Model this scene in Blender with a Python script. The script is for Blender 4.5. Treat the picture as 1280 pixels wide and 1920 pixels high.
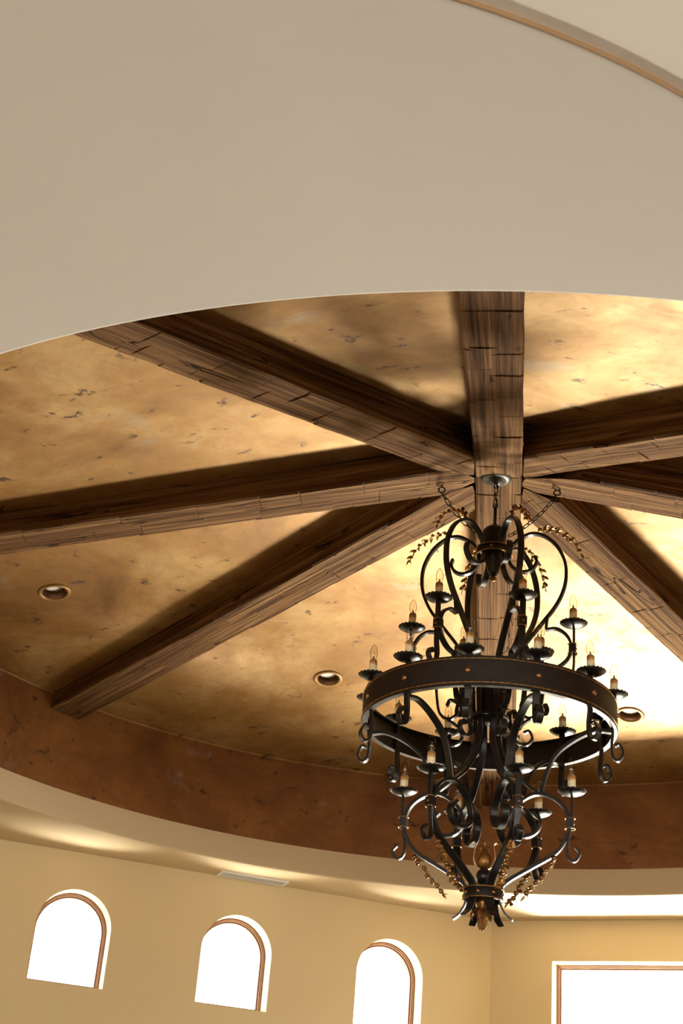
import bpy, bmesh, math, random
from mathutils import Vector, Matrix, noise as mnoise

for o in list(bpy.data.objects):
    bpy.data.objects.remove(o, do_unlink=True)
SC = bpy.context.scene
COL = SC.collection
random.seed(7)
PI = math.pi
EYE = 1.60                       # floor to lens height; every z below is floor based

# ------------------------------------------------------------------ camera
def set_camera():
    f_px, pitch, yaw, roll = 2691.888, 0.481845, -0.127161, 0.0874132
    fw = Vector((math.cos(pitch) * math.sin(yaw), math.cos(pitch) * math.cos(yaw), math.sin(pitch)))
    rt = Vector((math.cos(yaw), -math.sin(yaw), 0))
    up = rt.cross(fw)
    c, s = math.cos(roll), math.sin(roll)
    r2 = c * rt + s * up
    u2 = -s * rt + c * up
    cd = bpy.data.cameras.new('camera')
    cd.sensor_fit = 'VERTICAL'
    cd.sensor_width = 14.9
    cd.sensor_height = 22.35
    cd.lens = f_px * 22.35 / 1920.0
    cd.clip_start = 0.05
    cd.clip_end = 200
    cd.dof.use_dof = True
    cd.dof.focus_distance = 7.4
    cd.dof.aperture_fstop = 5.6
    co = bpy.data.objects.new('camera', cd)
    COL.objects.link(co)
    m = Matrix(((r2.x, u2.x, -fw.x, 0.03355), (r2.y, u2.y, -fw.y, -6.73356),
                (r2.z, u2.z, -fw.z, EYE), (0, 0, 0, 1)))
    co.matrix_world = m
    SC.camera = co
set_camera()

# ------------------------------------------------------------------ light and exposure
SC.view_settings.view_transform = 'Standard'
SC.view_settings.look = 'None'
SC.view_settings.exposure = 0.0
SC.view_settings.gamma = 1.0
SC.view_settings.use_curve_mapping = False
SC.cycles.use_denoising = True
SC.cycles.use_adaptive_sampling = True
SC.cycles.adaptive_threshold = 0.03
SC.cycles.max_bounces = 7
SC.cycles.diffuse_bounces = 4
SC.cycles.glossy_bounces = 3
SC.cycles.transparent_max_bounces = 10
SC.cycles.sample_clamp_indirect = 6.0
SKY = 14.5
SUN_GROUND = 135.0                # radiance of the lamps standing in for sunlit paving outside
world = bpy.data.worlds.new('overcast_daylight')
SC.world = world
world.use_nodes = True
bg = world.node_tree.nodes['Background']
bg.inputs['Color'].default_value = (1.0, 0.965, 0.90, 1)
bg.inputs['Strength'].default_value = SKY

def paving_standin(name, az_deg, dist, width, depth, rad, side=0.0):
    """area lamp standing in for light from the sunlit paving beyond the eaves"""
    ld = bpy.data.lights.new(name, 'AREA')
    ld.shape = 'RECTANGLE'
    ld.size, ld.size_y = width, depth
    ld.energy = rad * PI * width * depth
    ld.color = (1.0, .915, .75)
    lo = bpy.data.objects.new(name, ld)
    COL.objects.link(lo)
    a = math.radians(az_deg)
    lo.location = (math.sin(a) * dist + math.cos(a) * side, math.cos(a) * dist - math.sin(a) * side, .02)
    lo.rotation_euler = (PI, 0, -a)
    return lo
paving_standin('paving_standin_back', 17, 6.75, 1.7, 1.6, SUN_GROUND * 2.75, -.05)
paving_standin('paving_standin_left', -26, 7.1, 5.0, 1.6, SUN_GROUND * .4)
paving_standin('paving_standin_right', 60, 7.1, 5.0, 1.6, SUN_GROUND * .12)

def portal(name, cx, cy, cz, nx, ny, sx, sz):
    """daylight portal filling a window opening, facing into the room along (nx, ny)"""
    ld = bpy.data.lights.new(name, 'AREA')
    ld.shape = 'RECTANGLE'
    ld.size, ld.size_y = sx, sz
    ld.cycles.is_portal = True
    lo = bpy.data.objects.new(name, ld)
    COL.objects.link(lo)
    d = Vector((nx, ny, 0)).normalized()
    lo.rotation_euler = d.to_track_quat('-Z', 'Y').to_euler()
    lo.location = (cx, cy, cz)
    return lo

# ------------------------------------------------------------------ constants of the place
R = 3.5
Z_SOF = 2.400 + EYE          # flat soffit
Z_FAS = 2.585 + EYE          # top of cream fascia, foot of the copper drum
Z_DRUM = 3.1945 + EYE        # top of the drum
Z_BC = 3.78475 + EYE         # beam underside at the centre
Z_BR = 3.0205 + EYE          # beam underside at the drum
SLOPE = (Z_BC - Z_BR) / R
def cone_z(r):
    return Z_DRUM + SLOPE * (R - r)

# ------------------------------------------------------------------ node helpers
def new_mat(name):
    m = bpy.data.materials.new(name)
    m.use_nodes = True
    nt = m.node_tree
    b = nt.nodes['Principled BSDF']
    return m, nt, b
def N(nt, t, **kw):
    n = nt.nodes.new(t)
    for k, v in kw.items():
        setattr(n, k, v)
    return n
def coords(nt, scale=(1, 1, 1), kind='Object'):
    tc = N(nt, 'ShaderNodeTexCoord')
    mp = N(nt, 'ShaderNodeMapping')
    mp.inputs['Scale'].default_value = scale
    nt.links.new(tc.outputs[kind], mp.inputs['Vector'])
    return mp.outputs['Vector']
def noise(nt, vec, scale, detail=4, rough=.55, dist=0.0):
    n = N(nt, 'ShaderNodeTexNoise')
    n.inputs['Scale'].default_value = scale
    n.inputs['Detail'].default_value = detail
    n.inputs['Roughness'].default_value = rough
    n.inputs['Distortion'].default_value = dist
    nt.links.new(vec, n.inputs['Vector'])
    return n.outputs['Fac']
def ramp(nt, fac, stops):
    r = N(nt, 'ShaderNodeValToRGB')
    els = r.color_ramp.elements
    while len(els) < len(stops):
        els.new(.5)
    for e, (p, c) in zip(els, stops):
        e.position = p
        e.color = (*c, 1) if len(c) == 3 else c
    nt.links.new(fac, r.inputs['Fac'])
    return r.outputs['Color']
def mix_rgb(nt, fac, a, b, mode='MIX'):
    m = N(nt, 'ShaderNodeMixRGB', blend_type=mode)
    for sock, v in zip(m.inputs, (fac, a, b)):
        if isinstance(v, bpy.types.NodeSocket):
            nt.links.new(v, sock)
        elif isinstance(v, (int, float)):
            sock.default_value = v
        else:
            sock.default_value = (*v, 1)
    return m.outputs['Color']
def math_n(nt, op, a, b=None):
    m = N(nt, 'ShaderNodeMath', operation=op)
    for sock, v in zip(m.inputs, (a, b)):
        if v is None:
            continue
        if isinstance(v, bpy.types.NodeSocket):
            nt.links.new(v, sock)
        else:
            sock.default_value = v
    return m.outputs[0]
def bump(nt, bsdf, h, strength=.3, dist=.01):
    b = N(nt, 'ShaderNodeBump')
    b.inputs['Strength'].default_value = strength
    b.inputs['Distance'].default_value = dist
    nt.links.new(h, b.inputs['Height'])
    nt.links.new(b.outputs['Normal'], bsdf.inputs['Normal'])

def mat_plaster(name, col, var=.06):
    m, nt, b = new_mat(name)
    v = coords(nt)
    n1 = noise(nt, v, 1.3, 3)
    c = mix_rgb(nt, n1, tuple(x * (1 - var) for x in col), tuple(min(1, x * (1 + var)) for x in col))
    nt.links.new(c, b.inputs['Base Color'])
    b.inputs['Roughness'].default_value = .75
    b.inputs['Specular IOR Level'].default_value = .3
    n2 = noise(nt, v, 14, 5, .6)
    bump(nt, b, n2, .12, .004)
    return m

def mat_gold(name, dark, mid, pale, metal, rough, stretch=(1, 1, 1)):
    """faux finish metallic plaster with dark flecks and grey clouding"""
    m, nt, b = new_mat(name)
    v = coords(nt, stretch)
    n1 = noise(nt, v, 1.5, 8, .64, .45)
    base = ramp(nt, n1, [(.28, dark), (.48, mid), (.70, pale)])
    n2 = noise(nt, coords(nt, (1, 1, 2.2)), 5.5, 8, .7, 1.2)
    base = mix_rgb(nt, ramp(nt, n2, [(.45, (0, 0, 0)), (.75, (.45, .45, .45))]), base, tuple(x * .62 for x in mid))
    # greyish clouds
    n3 = noise(nt, v, 2.7, 5, .6, .3)
    base = mix_rgb(nt, ramp(nt, n3, [(.62, (0, 0, 0)), (.76, (.55, .55, .55))]), base, (.33, .31, .27))
    # dark flecks: sparse seed areas broken up by fine streaky noise
    n4 = noise(nt, coords(nt, (1, 1.4, 1.6)), 7.5, 2, .5, .5)
    n5 = noise(nt, coords(nt, (1, 1, 3)), 17, 6, .75, 1.5)
    fl = math_n(nt, 'MULTIPLY', ramp(nt, n4, [(.645, (0, 0, 0)), (.70, (1, 1, 1))]),
                ramp(nt, n5, [(.42, (0, 0, 0)), (.55, (1, 1, 1))]))
    base = mix_rgb(nt, math_n(nt, 'MULTIPLY', fl, .92), base, (.035, .020, .012))
    nt.links.new(base, b.inputs['Base Color'])
    b.inputs['Metallic'].default_value = metal
    rr = ramp(nt, n2, [(.3, (rough - .08,) * 3), (.7, (rough + .12,) * 3)])
    nt.links.new(rr, b.inputs['Roughness'])
    bump(nt, b, n2, .10, .01)
    return m

def mat_wood(name):
    m, nt, b = new_mat(name)
    oi = N(nt, 'ShaderNodeObjectInfo')
    tc = N(nt, 'ShaderNodeTexCoord')
    add = N(nt, 'ShaderNodeVectorMath', operation='ADD')
    sc = N(nt, 'ShaderNodeVectorMath', operation='SCALE')
    cmb = N(nt, 'ShaderNodeCombineXYZ')
    nt.links.new(oi.outputs['Random'], cmb.inputs['X'])
    nt.links.new(oi.outputs['Random'], cmb.inputs['Z'])
    nt.links.new(cmb.outputs[0], sc.inputs[0])
    sc.inputs['Scale'].default_value = 37
    nt.links.new(tc.outputs['Object'], add.inputs[0])
    nt.links.new(sc.outputs[0], add.inputs[1])
    def mp(s):
        q = N(nt, 'ShaderNodeMapping')
        q.inputs['Scale'].default_value = s
        nt.links.new(add.outputs[0], q.inputs['Vector'])
        return q.outputs['Vector']
    g1 = noise(nt, mp((.32, 15, 15)), 2.0, 6, .62, .5)
    g2 = noise(nt, mp((.55, 46, 46)), 2.0, 4, .6, .4)
    c = ramp(nt, g1, [(.30, (.036, .014, .005)), (.43, (.130, .062, .026)), (.56, (.240, .128, .056)), (.72, (.36, .215, .105))])
    c = mix_rgb(nt, ramp(nt, g2, [(.35, (.55, .55, .55)), (.60, (0, 0, 0))]), c, (.024, .010, .004))
    # cracks along the grain
    cr = noise(nt, mp((.75, 9, 9)), 1.7, 2, .4, .8)
    d = math_n(nt, 'ABSOLUTE', math_n(nt, 'SUBTRACT', cr, .5))
    crack = ramp(nt, d, [(.0, (1, 1, 1)), (.010, (0, 0, 0))])
    br = noise(nt, mp((1.2, 3, 3)), 1.6, 2)
    crack = math_n(nt, 'MULTIPLY', crack, ramp(nt, br, [(.52, (0, 0, 0)), (.60, (1, 1, 1))]))
    c = mix_rgb(nt, crack, c, (.014, .008, .005))
    # knots
    vo = N(nt, 'ShaderNodeTexVoronoi')
    vo.inputs['Scale'].default_value = 2.3
    nt.links.new(mp((1, 2.2, 2.2)), vo.inputs['Vector'])
    kn = ramp(nt, vo.outputs['Distance'], [(.05, (.85, .85, .85)), (.11, (0, 0, 0))])
    c = mix_rgb(nt, kn, c, (.022, .009, .004))
    nt.links.new(c, b.inputs['Base Color'])
    b.inputs['Roughness'].default_value = .8
    b.inputs['Specular IOR Level'].default_value = .12
    h = math_n(nt, 'SUBTRACT', math_n(nt, 'ADD', g1, math_n(nt, 'MULTIPLY', g2, .5)), math_n(nt, 'MULTIPLY', crack, 1.2))
    bump(nt, b, h, .9, .02)
    return m

def mat_plain(name, col, rough=.5, metal=0.0, spec=.5, var=0, scale=20, col2=None, bumps=0):
    m, nt, b = new_mat(name)
    b.inputs['Base Color'].default_value = (*col, 1)
    b.inputs['Roughness'].default_value = rough
    b.inputs['Metallic'].default_value = metal
    b.inputs['Specular IOR Level'].default_value = spec
    if col2:
        n = noise(nt, coords(nt), scale, 4, .6)
        nt.links.new(ramp(nt, n, [(.42, col), (.68, col2)]), b.inputs['Base Color'])
        if bumps:
            bump(nt, b, n, bumps, .004)
    return m

def mat_glass(name, tint=(1, 1, 1), ior=1.45, gloss_rough=.02, edge=None):
    m, nt, b = new_mat(name)
    nt.nodes.remove(b)
    out = [n for n in nt.nodes if n.type == 'OUTPUT_MATERIAL'][0]
    tr = N(nt, 'ShaderNodeBsdfTransparent')
    tr.inputs['Color'].default_value = (*tint, 1)
    if edge:                       # more glass to look through towards the rim
        lw = N(nt, 'ShaderNodeLayerWeight')
        lw.inputs['Blend'].default_value = .35
        nt.links.new(ramp(nt, lw.outputs['Facing'], [(.25, tint), (.80, edge)]), tr.inputs['Color'])
    gl = N(nt, 'ShaderNodeBsdfGlossy')
    gl.inputs['Roughness'].default_value = gloss_rough
    fr = N(nt, 'ShaderNodeFresnel')
    fr.inputs['IOR'].default_value = ior
    mx = N(nt, 'ShaderNodeMixShader')
    ge = N(nt, 'ShaderNodeNewGeometry')
    front = math_n(nt, 'SUBTRACT', 1.0, ge.outputs['Backfacing'])
    nt.links.new(math_n(nt, 'MULTIPLY', fr.outputs[0], front), mx.inputs[0])
    nt.links.new(tr.outputs[0], mx.inputs[1])
    nt.links.new(gl.outputs[0], mx.inputs[2])
    nt.links.new(mx.outputs[0], out.inputs['Surface'])
    return m

def mat_candle():
    """ivory sleeve, amber brown drips from the top"""
    m, nt, b = new_mat('candle_sleeve_ivory_amber')
    tc = N(nt, 'ShaderNodeTexCoord')
    sp = N(nt, 'ShaderNodeSeparateXYZ')
    nt.links.new(tc.outputs['Object'], sp.inputs[0])
    v = coords(nt, (70, 70, 6))
    n = noise(nt, v, 1.0, 3, .6)
    h = math_n(nt, 'ADD', sp.outputs['Z'], math_n(nt, 'MULTIPLY', math_n(nt, 'SUBTRACT', n, .5), .045))
    c = ramp(nt, math_n(nt, 'MULTIPLY', h, 10.0), [(.62, (.90, .78, .54)), (.70, (.60, .33, .11)), (.92, (.26, .11, .035))])
    nt.links.new(c, b.inputs['Base Color'])
    b.inputs['Roughness'].default_value = .45
    return m

M = {}
M['soffit'] = mat_plaster('warm_white_plaster', (.69, .655, .64))
M['soffit2'] = mat_plaster('pale_plaster', (.87, .835, .815))
M['wall'] = mat_plaster('straw_yellow_plaster', (.72, .57, .33))
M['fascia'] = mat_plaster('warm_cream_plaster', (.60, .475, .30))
M['gold'] = mat_gold('gold_faux_finish', (.165, .072, .016), (.33, .175, .052), (.50, .335, .150), .40, .47)
M['copper'] = mat_gold('copper_faux_finish', (.14, .048, .011), (.225, .086, .021), (.32, .140, .042), .30, .52)
M['wood'] = mat_wood('hewn_timber')
M['iron'] = mat_plain('blackened_iron', (.010, .0095, .009), .33, .3, .55, col2=(.020, .013, .010), scale=26, bumps=.15)
M['iron_band'] = mat_plain('bronzed_iron_band', (.014, .010, .008), .42, .3, .45, col2=(.026, .016, .011), scale=18, bumps=.1)
M['gilt'] = mat_plain('antique_gilt', (.40, .21, .065), .38, .9, .5, col2=(.20, .09, .03), scale=40, bumps=.2)
M['rivet'] = mat_plain('bronze_rivet', (.42, .20, .075), .35, .9, .5)
M['canopy'] = mat_plain('brushed_pewter', (.12, .115, .11), .32, .8, .5)
M['bronze_trim'] = mat_plain('bronze_trim', (.36, .19, .08), .35, .7, .5)
M['can'] = mat_plain('lamp_can_brown', (.30, .17, .10), .3, .6, .5)
M['lens'] = mat_plain('frosted_lens', (.92, .91, .89), .3)
M['vent'] = mat_plain('painted_vent', (.90, .89, .88), .5)
M['vent_dark'] = mat_plain('vent_duct', (.16, .16, .17), .7)
M['frame'] = mat_plain('brown_window_frame', (.15, .055, .03), .45)
M['stop'] = mat_plain('pale_window_stop', (.42, .27, .18), .5)
M['bead'] = mat_plain('brown_bead', (.26, .15, .07), .6)
M['floor'] = mat_plain('brown_stone_floor', (.055, .036, .024), .4, col2=(.085, .055, .036), scale=2)
M['outside'] = mat_plain('patio_paving', (.34, .31, .27), .8, col2=(.42, .38, .33), scale=3)
M['pane'] = mat_glass('window_glass', (.97, .98, .97), 1.3)
M['bulb'] = mat_glass('clear_bulb_glass', (.95, .93, .89), 1.6, .03, (.16, .12, .08))
M['candle'] = mat_candle()
M['ceramic'] = mat_plain('bulb_socket', (.55, .52, .48), .25, .6)

# ------------------------------------------------------------------ object helpers
def mesh_obj(name, verts, faces, mat, parent=None, smooth=False, data=None):
    if data is None:
        data = bpy.data.meshes.new(name)
        data.from_pydata([tuple(v) for v in verts], [], faces)
        data.materials.append(mat)
        if smooth:
            data.polygons.foreach_set('use_smooth', [True] * len(data.polygons))
        data.update()
    o = bpy.data.objects.new(name, data)
    COL.objects.link(o)
    if parent:
        o.parent = parent
    return o
def bm_obj(name, bm, mat, parent=None, smooth=False, recalc=True):
    if recalc:
        bmesh.ops.recalc_face_normals(bm, faces=bm.faces)
    me = bpy.data.meshes.new(name)
    bm.to_mesh(me)
    bm.free()
    me.materials.append(mat)
    if smooth:
        me.polygons.foreach_set('use_smooth', [True] * len(me.polygons))
    o = bpy.data.objects.new(name, me)
    COL.objects.link(o)
    if parent:
        o.parent = parent
    return o
def empty(name, loc):
    o = bpy.data.objects.new(name, None)
    o.empty_display_size = .1
    COL.objects.link(o)
    o.location = loc
    return o
def tag(o, label, cat, group=None):
    o['label'] = label
    o['category'] = cat
    if group:
        o['group'] = group
    return o
def struct(o):
    o['kind'] = 'structure'
    return o
def again(name, src, parent, loc=(0, 0, 0), rot=(0, 0, 0)):
    """another object that shares the mesh of src"""
    o = bpy.data.objects.new(name, src if isinstance(src, bpy.types.Mesh) else src.data)
    COL.objects.link(o)
    o.parent = parent
    o.location = loc
    o.rotation_euler = rot
    return o

def catmull(pts, n=6, closed=False):
    out = []
    P = [Vector(p) for p in pts]
    L = len(P)
    for i in range(L - 1):
        p0 = P[i - 1] if i > 0 else P[0] * 2 - P[1]
        p1, p2 = P[i], P[i + 1]
        p3 = P[i + 2] if i + 2 < L else P[-1] * 2 - P[-2]
        for k in range(n):
            t = k / n
            out.append(.5 * ((2 * p1) + (p2 - p0) * t + (2 * p0 - 5 * p1 + 4 * p2 - p3) * t * t + (3 * p1 - p0 - 3 * p2 + p3) * t ** 3))
    out.append(P[-1].copy())
    return out

def bar(bm, pts, w, t, n=6, taper=None, straight=False):
    """flat bar bent in the X-Z plane, w across (Y), t thick; chamfered section"""
    P = [Vector((a, b)) for a, b in pts]
    path = P if straight else catmull(P, n)
    rings = []
    L = len(path)
    for i, p in enumerate(path):
        if i == 0:
            d = path[1] - path[0]
        elif i == L - 1:
            d = path[-1] - path[-2]
        else:
            d = (path[i + 1] - path[i]).normalized() + (path[i] - path[i - 1]).normalized()
        d.normalize()
        nrm = Vector((-d.y, d.x))
        k = 1.0
        if taper:
            k = taper(i / (L - 1))
        hw, ht = w / 2 * k, t / 2
        c = min(.0035, ht * .5)
        sec = [(-hw, -ht + c), (-hw + c, -ht), (hw - c, -ht), (hw, -ht + c), (hw, ht - c), (hw - c, ht), (-hw + c, ht), (-hw, ht - c)]
        ring = []
        for y, q in sec:
            v = p + nrm * q
            ring.append(bm.verts.new((v.x, y, v.y)))
        rings.append(ring)
    for a, b in zip(rings, rings[1:]):
        for k in range(8):
            bm.faces.new((a[k], a[(k + 1) % 8], b[(k + 1) % 8], b[k]))
    bm.faces.new(rings[0][::-1])
    bm.faces.new(rings[-1])

def tube(bm, path, rad, seg=8, cap=True):
    """round tube along 3D points; rad a number or a list"""
    P = [Vector(p) for p in path]
    L = len(P)
    prev = None
    rings = []
    for i, p in enumerate(P):
        d = (P[min(i + 1, L - 1)] - P[max(i - 1, 0)])
        d.normalize()
        if prev is None:
            a = Vector((0, 0, 1)) if abs(d.z) < .9 else Vector((1, 0, 0))
            u = d.cross(a).normalized()
        else:
            u = (prev - d * prev.dot(d)).normalized()
        prev = u
        v = d.cross(u)
        r = rad[i] if isinstance(rad, (list, tuple)) else rad
        rings.append([bm.verts.new(p + (u * math.cos(2 * PI * k / seg) + v * math.sin(2 * PI * k / seg)) * r) for k in range(seg)])
    for a, b in zip(rings, rings[1:]):
        for k in range(seg):
            bm.faces.new((a[k], a[(k + 1) % seg], b[(k + 1) % seg], b[k]))
    if cap:
        bm.faces.new(rings[0][::-1])
        bm.faces.new(rings[-1])

def torus(bm, center, R1, r, seg=24, sub=8, axis='Z', mod=None, tw=0, squash=(1, 1)):
    rings = []
    for i in range(seg):
        a = 2 * PI * i / seg
        ring = []
        for k in range(sub):
            b = 2 * PI * k / sub
            rr = r * (1 + (mod * math.cos(2 * b + a * tw) if mod else 0))
            x = (R1 + rr * math.cos(b)) * math.cos(a) * squash[0]
            y = (R1 + rr * math.cos(b)) * math.sin(a) * squash[1]
            z = rr * math.sin(b)
            v = Vector((x, y, z)) if axis == 'Z' else (Vector((x, z, y)) if axis == 'Y' else Vector((z, x, y)))
            ring.append(bm.verts.new(Vector(center) + v))
        rings.append(ring)
    for i in range(seg):
        a, b = rings[i], rings[(i + 1) % seg]
        for k in range(sub):
            bm.faces.new((a[k], b[k], b[(k + 1) % sub], a[(k + 1) % sub]))

def lathe(bm, prof, seg=24, mod=None, center=(0, 0)):
    rings = []
    for j, (r, z) in enumerate(prof):
        ring = []
        for i in range(seg):
            a = 2 * PI * i / seg
            rr, zz = (mod(j, a, r, z) if mod else (r, z))
            ring.append(bm.verts.new((center[0] + rr * math.cos(a), center[1] + rr * math.sin(a), zz)))
        rings.append(ring)
    for a, b in zip(rings, rings[1:]):
        for k in range(seg):
            bm.faces.new((a[k], a[(k + 1) % seg], b[(k + 1) % seg], b[k]))
    if prof[0][0] < 1e-4:
        bmesh.ops.remove_doubles(bm, verts=rings[0], dist=1e-5)
    if prof[-1][0] < 1e-4:
        bmesh.ops.remove_doubles(bm, verts=rings[-1], dist=1e-5)

def box(bm, x0, x1, y0, y1, z0, z1, mat4=None):
    vs = [Vector((x, y, z)) for z in (z0, z1) for y in (y0, y1) for x in (x0, x1)]
    if mat4:
        vs = [mat4 @ v for v in vs]
    b = [bm.verts.new(v) for v in vs]
    for f in ((0, 2, 3, 1), (4, 5, 7, 6), (0, 1, 5, 4), (2, 6, 7, 3), (0, 4, 6, 2), (1, 3, 7, 5)):
        bm.faces.new([b[i] for i in f])

def ball(bm, c, r, u=8, v=6, sq=(1, 1, 1)):
    m = Matrix.Translation(c) @ Matrix.Diagonal((r * sq[0], r * sq[1], r * sq[2], 1))
    bmesh.ops.create_uvsphere(bm, u_segments=u, v_segments=v, radius=1, matrix=m)

# ------------------------------------------------------------------ room shell
A_ = math.radians(26)
UL = Vector((math.cos(A_), math.sin(A_), 0)); NL = Vector((-math.sin(A_), math.cos(A_), 0))
B_ = math.radians(-17)
UR = Vector((math.cos(B_), math.sin(B_), 0)); NR = Vector((-math.sin(B_), math.cos(B_), 0))
G_ = math.radians(-60)
UE = Vector((math.cos(G_), math.sin(G_), 0)); NE_ = Vector((-math.sin(G_), math.cos(G_), 0))
PB = NL * 3.95 + UL * 1.96
PA = NL * 3.95 + UL * -1.98
PC = PB + UR * 2.56
PD = PC + UE * 3.94
PA2 = Vector((-4.7, .9, 0)); PA3 = Vector((-4.7, -9.6, 0))
PD2 = Vector((5.0, -1.0, 0)); PD3 = Vector((5.0, -9.6, 0))
T = .22                                          # wall thickness

def wall(name, p0, p1, openings, mat, ztop=Z_SOF + .06):
    """wall from p0 to p1 (interior on the right of travel), openings (u0, u1, zsill, zspring, arched) measured from p0"""
    d = p1 - p0
    L = d.length
    u = d.normalized()
    n = Vector((-u.y, u.x, 0))                   # outward
    V, F = [], []
    def v(a, z, depth):
        q = p0 + u * a + n * depth
        V.append((q.x, q.y, z))
        return len(V) - 1
    def rect(a0, a1, z00, z01, z10, z11):
        for dep in (0, T):
            i = [v(a0, z00, dep), v(a1, z01, dep), v(a1, z11, dep), v(a0, z10, dep)]
            F.append(i if dep == 0 else i[::-1])
    def quad(pts):
        F.append([v(*p) for p in pts])
    e0, e1 = -.0, L
    cur = e0
    for (a0, a1, zs, zp, arch) in sorted(openings):
        rect(cur, a0, 0, 0, ztop, ztop)
        if zs > 0:
            rect(a0, a1, 0, 0, zs, zs)
            quad([(a0, zs, 0), (a1, zs, 0), (a1, zs, T), (a0, zs, T)])
        n_s = 28 if arch else 1
        r = (a1 - a0) / 2
        c = (a0 + a1) / 2
        prof = []
        for k in range(n_s + 1):
            if arch:
                t = PI - PI * k / n_s
                prof.append((c + r * math.cos(t), zp + r * math.sin(t)))
            else:
                prof.append((a0 + (a1 - a0) * k, zp))
        for (x0, y0), (x1, y1) in zip(prof, prof[1:]):
            rect(x0, x1, y0, y1, ztop, ztop)
            quad([(x0, y0, 0), (x1, y1, 0), (x1, y1, T), (x0, y0, T)])
        quad([(a0, zs, 0), (a0, zs, T), (a0, zp, T), (a0, zp, 0)])
        quad([(a1, zs, 0), (a1, zp, 0), (a1, zp, T), (a1, zs, T)])
        cur = a1
    rect(cur, e1, 0, 0, ztop, ztop)
    return struct(mesh_obj(name, V, F, mat))

def window(name, p0, p1, a0, a1, zs, zp, arch, depth=.14, mull=0):
    """two stepped brown frame mouldings and a pane set deep in the opening"""
    u = (p1 - p0).normalized()
    n = Vector((-u.y, u.x, 0))
    c = (a0 + a1) / 2
    r = (a1 - a0) / 2
    base = p0 + u * c + n * depth
    root = empty(name, (base.x, base.y, zs))
    root.rotation_euler = (0, 0, math.atan2(u.y, u.x))
    struct(root)
    def outline(inset):
        pts = [(-r + inset, inset)]
        if arch:
            for k in range(29):
                t = PI - PI * k / 28
                pts.append(((r - inset) * math.cos(t), zp - zs + (r - inset) * math.sin(t)))
        else:
            pts += [(-r + inset, zp - zs - inset), (r - inset, zp - zs - inset)]
        pts.append((r - inset, inset))
        return pts
    def frame(nm, i0, i1, y0, y1):
        a, b = outline(i0), outline(i1)
        V, F = [], []
        K = len(a)
        for y in (y0, y1):
            for q in (a, b):
                V += [(x, y, z) for x, z in q]
        def id_(s, q, k):
            return (s * 2 + q) * K + k % K
        for k in range(K):
            F.append((id_(0, 0, k), id_(0, 0, k + 1), id_(0, 1, k + 1), id_(0, 1, k)))
            F.append((id_(1, 1, k), id_(1, 1, k + 1), id_(1, 0, k + 1), id_(1, 0, k)))
            F.append((id_(0, 1, k), id_(0, 1, k + 1), id_(1, 1, k + 1), id_(1, 1, k)))
            F.append((id_(1, 0, k), id_(1, 0, k + 1), id_(0, 0, k + 1), id_(0, 0, k)))
        return mesh_obj(nm, V, F, M['frame'], root)
    frame('window_frame', .0, .010, -.005, .07)
    frame('window_stop', .0095, .019, .012, .07).data.materials[0] = M['stop']
    frame('window_sash', .0185, .030, .024, .068)
    pts = outline(.026)
    K = len(pts)
    V = [(x, .040, z) for x, z in pts] + [(x, .046, z) for x, z in pts]
    F = [tuple(range(K)), tuple(range(2 * K - 1, K - 1, -1))] + [(k, (k + 1) % K, K + (k + 1) % K, K + k) for k in range(K)]
    mesh_obj('pane', V, F, M['pane'], root)
    cp = p0 + u * c + n * .01
    h = (zp + (r if arch else 0)) - zs
    portal('daylight_portal', cp.x, cp.y, zs + h / 2, -n.x, -n.y, a1 - a0, h)
    return root

ZS, ZP = 1.52 + EYE, 1.889 + EYE
ARCH = [(.535, 1.053, ZS, ZP, True), (1.703, 2.219, ZS, ZP, True), (2.873, 3.392, ZS, ZP, True)]
BIG_L = (.47, 2.09, .25, 2.104 + EYE, False)
FILL_REAR = (1.0, 8.7, 2.82, 3.90, False)  # unseen rear window, added to light the near soffit
FILL_RIGHT = (4.3, 8.2, 2.82, 3.90, False)  # right hall window, added out of view for fill
FILL_LEFT = (.6, 4.2, 2.82, 3.90, False)  # left hall window, likewise added for soffit light
wall('wall_left', PA, PB, ARCH, M['wall'])
wall('wall_back', PB, PC, [BIG_L], M['wall'])
wall('wall_right', PC, PD, ARCH, M['wall'])
wall('wall_left_side', PA2, PA, [], M['wall'])
wall('wall_left_hall', PA3, PA2, [FILL_LEFT], M['wall'])
wall('wall_right_side', PD, PD2, [], M['wall'])
wall('wall_right_hall', PD2, PD3, [FILL_RIGHT], M['wall'])
wall('wall_rear', PD3, PA3, [FILL_REAR], M['wall'])
k = 1
for q in ARCH:
    window('window_%d' % k, PA, PB, *q); k += 1
window('window_%d' % k, PB, PC, *BIG_L); k += 1
for q in ARCH:
    window('window_%d' % k, PC, PD, *q); k += 1
window('window_%d' % k, PD3, PA3, *FILL_REAR); k += 1  # this one and the two hall windows below are added fill
window('window_%d' % k, PD2, PD3, *FILL_RIGHT); k += 1
window('window_%d' % k, PA3, PA2, *FILL_LEFT)

FOOT = [PA, PB, PC, PD, PD2, PD3, PA3, PA2]

def floor_mesh():
    V = [(p.x, p.y, 0) for p in FOOT]
    o = mesh_obj('floor', V, [tuple(range(len(V)))[::-1]], M['floor'])
    struct(o)
    V = [(-30, -30, -.03), (30, -30, -.03), (30, 30, -.03), (-30, 30, -.03)]
    struct(mesh_obj('ground', V, [(0, 1, 2, 3)], M['outside']))
floor_mesh()

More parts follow.
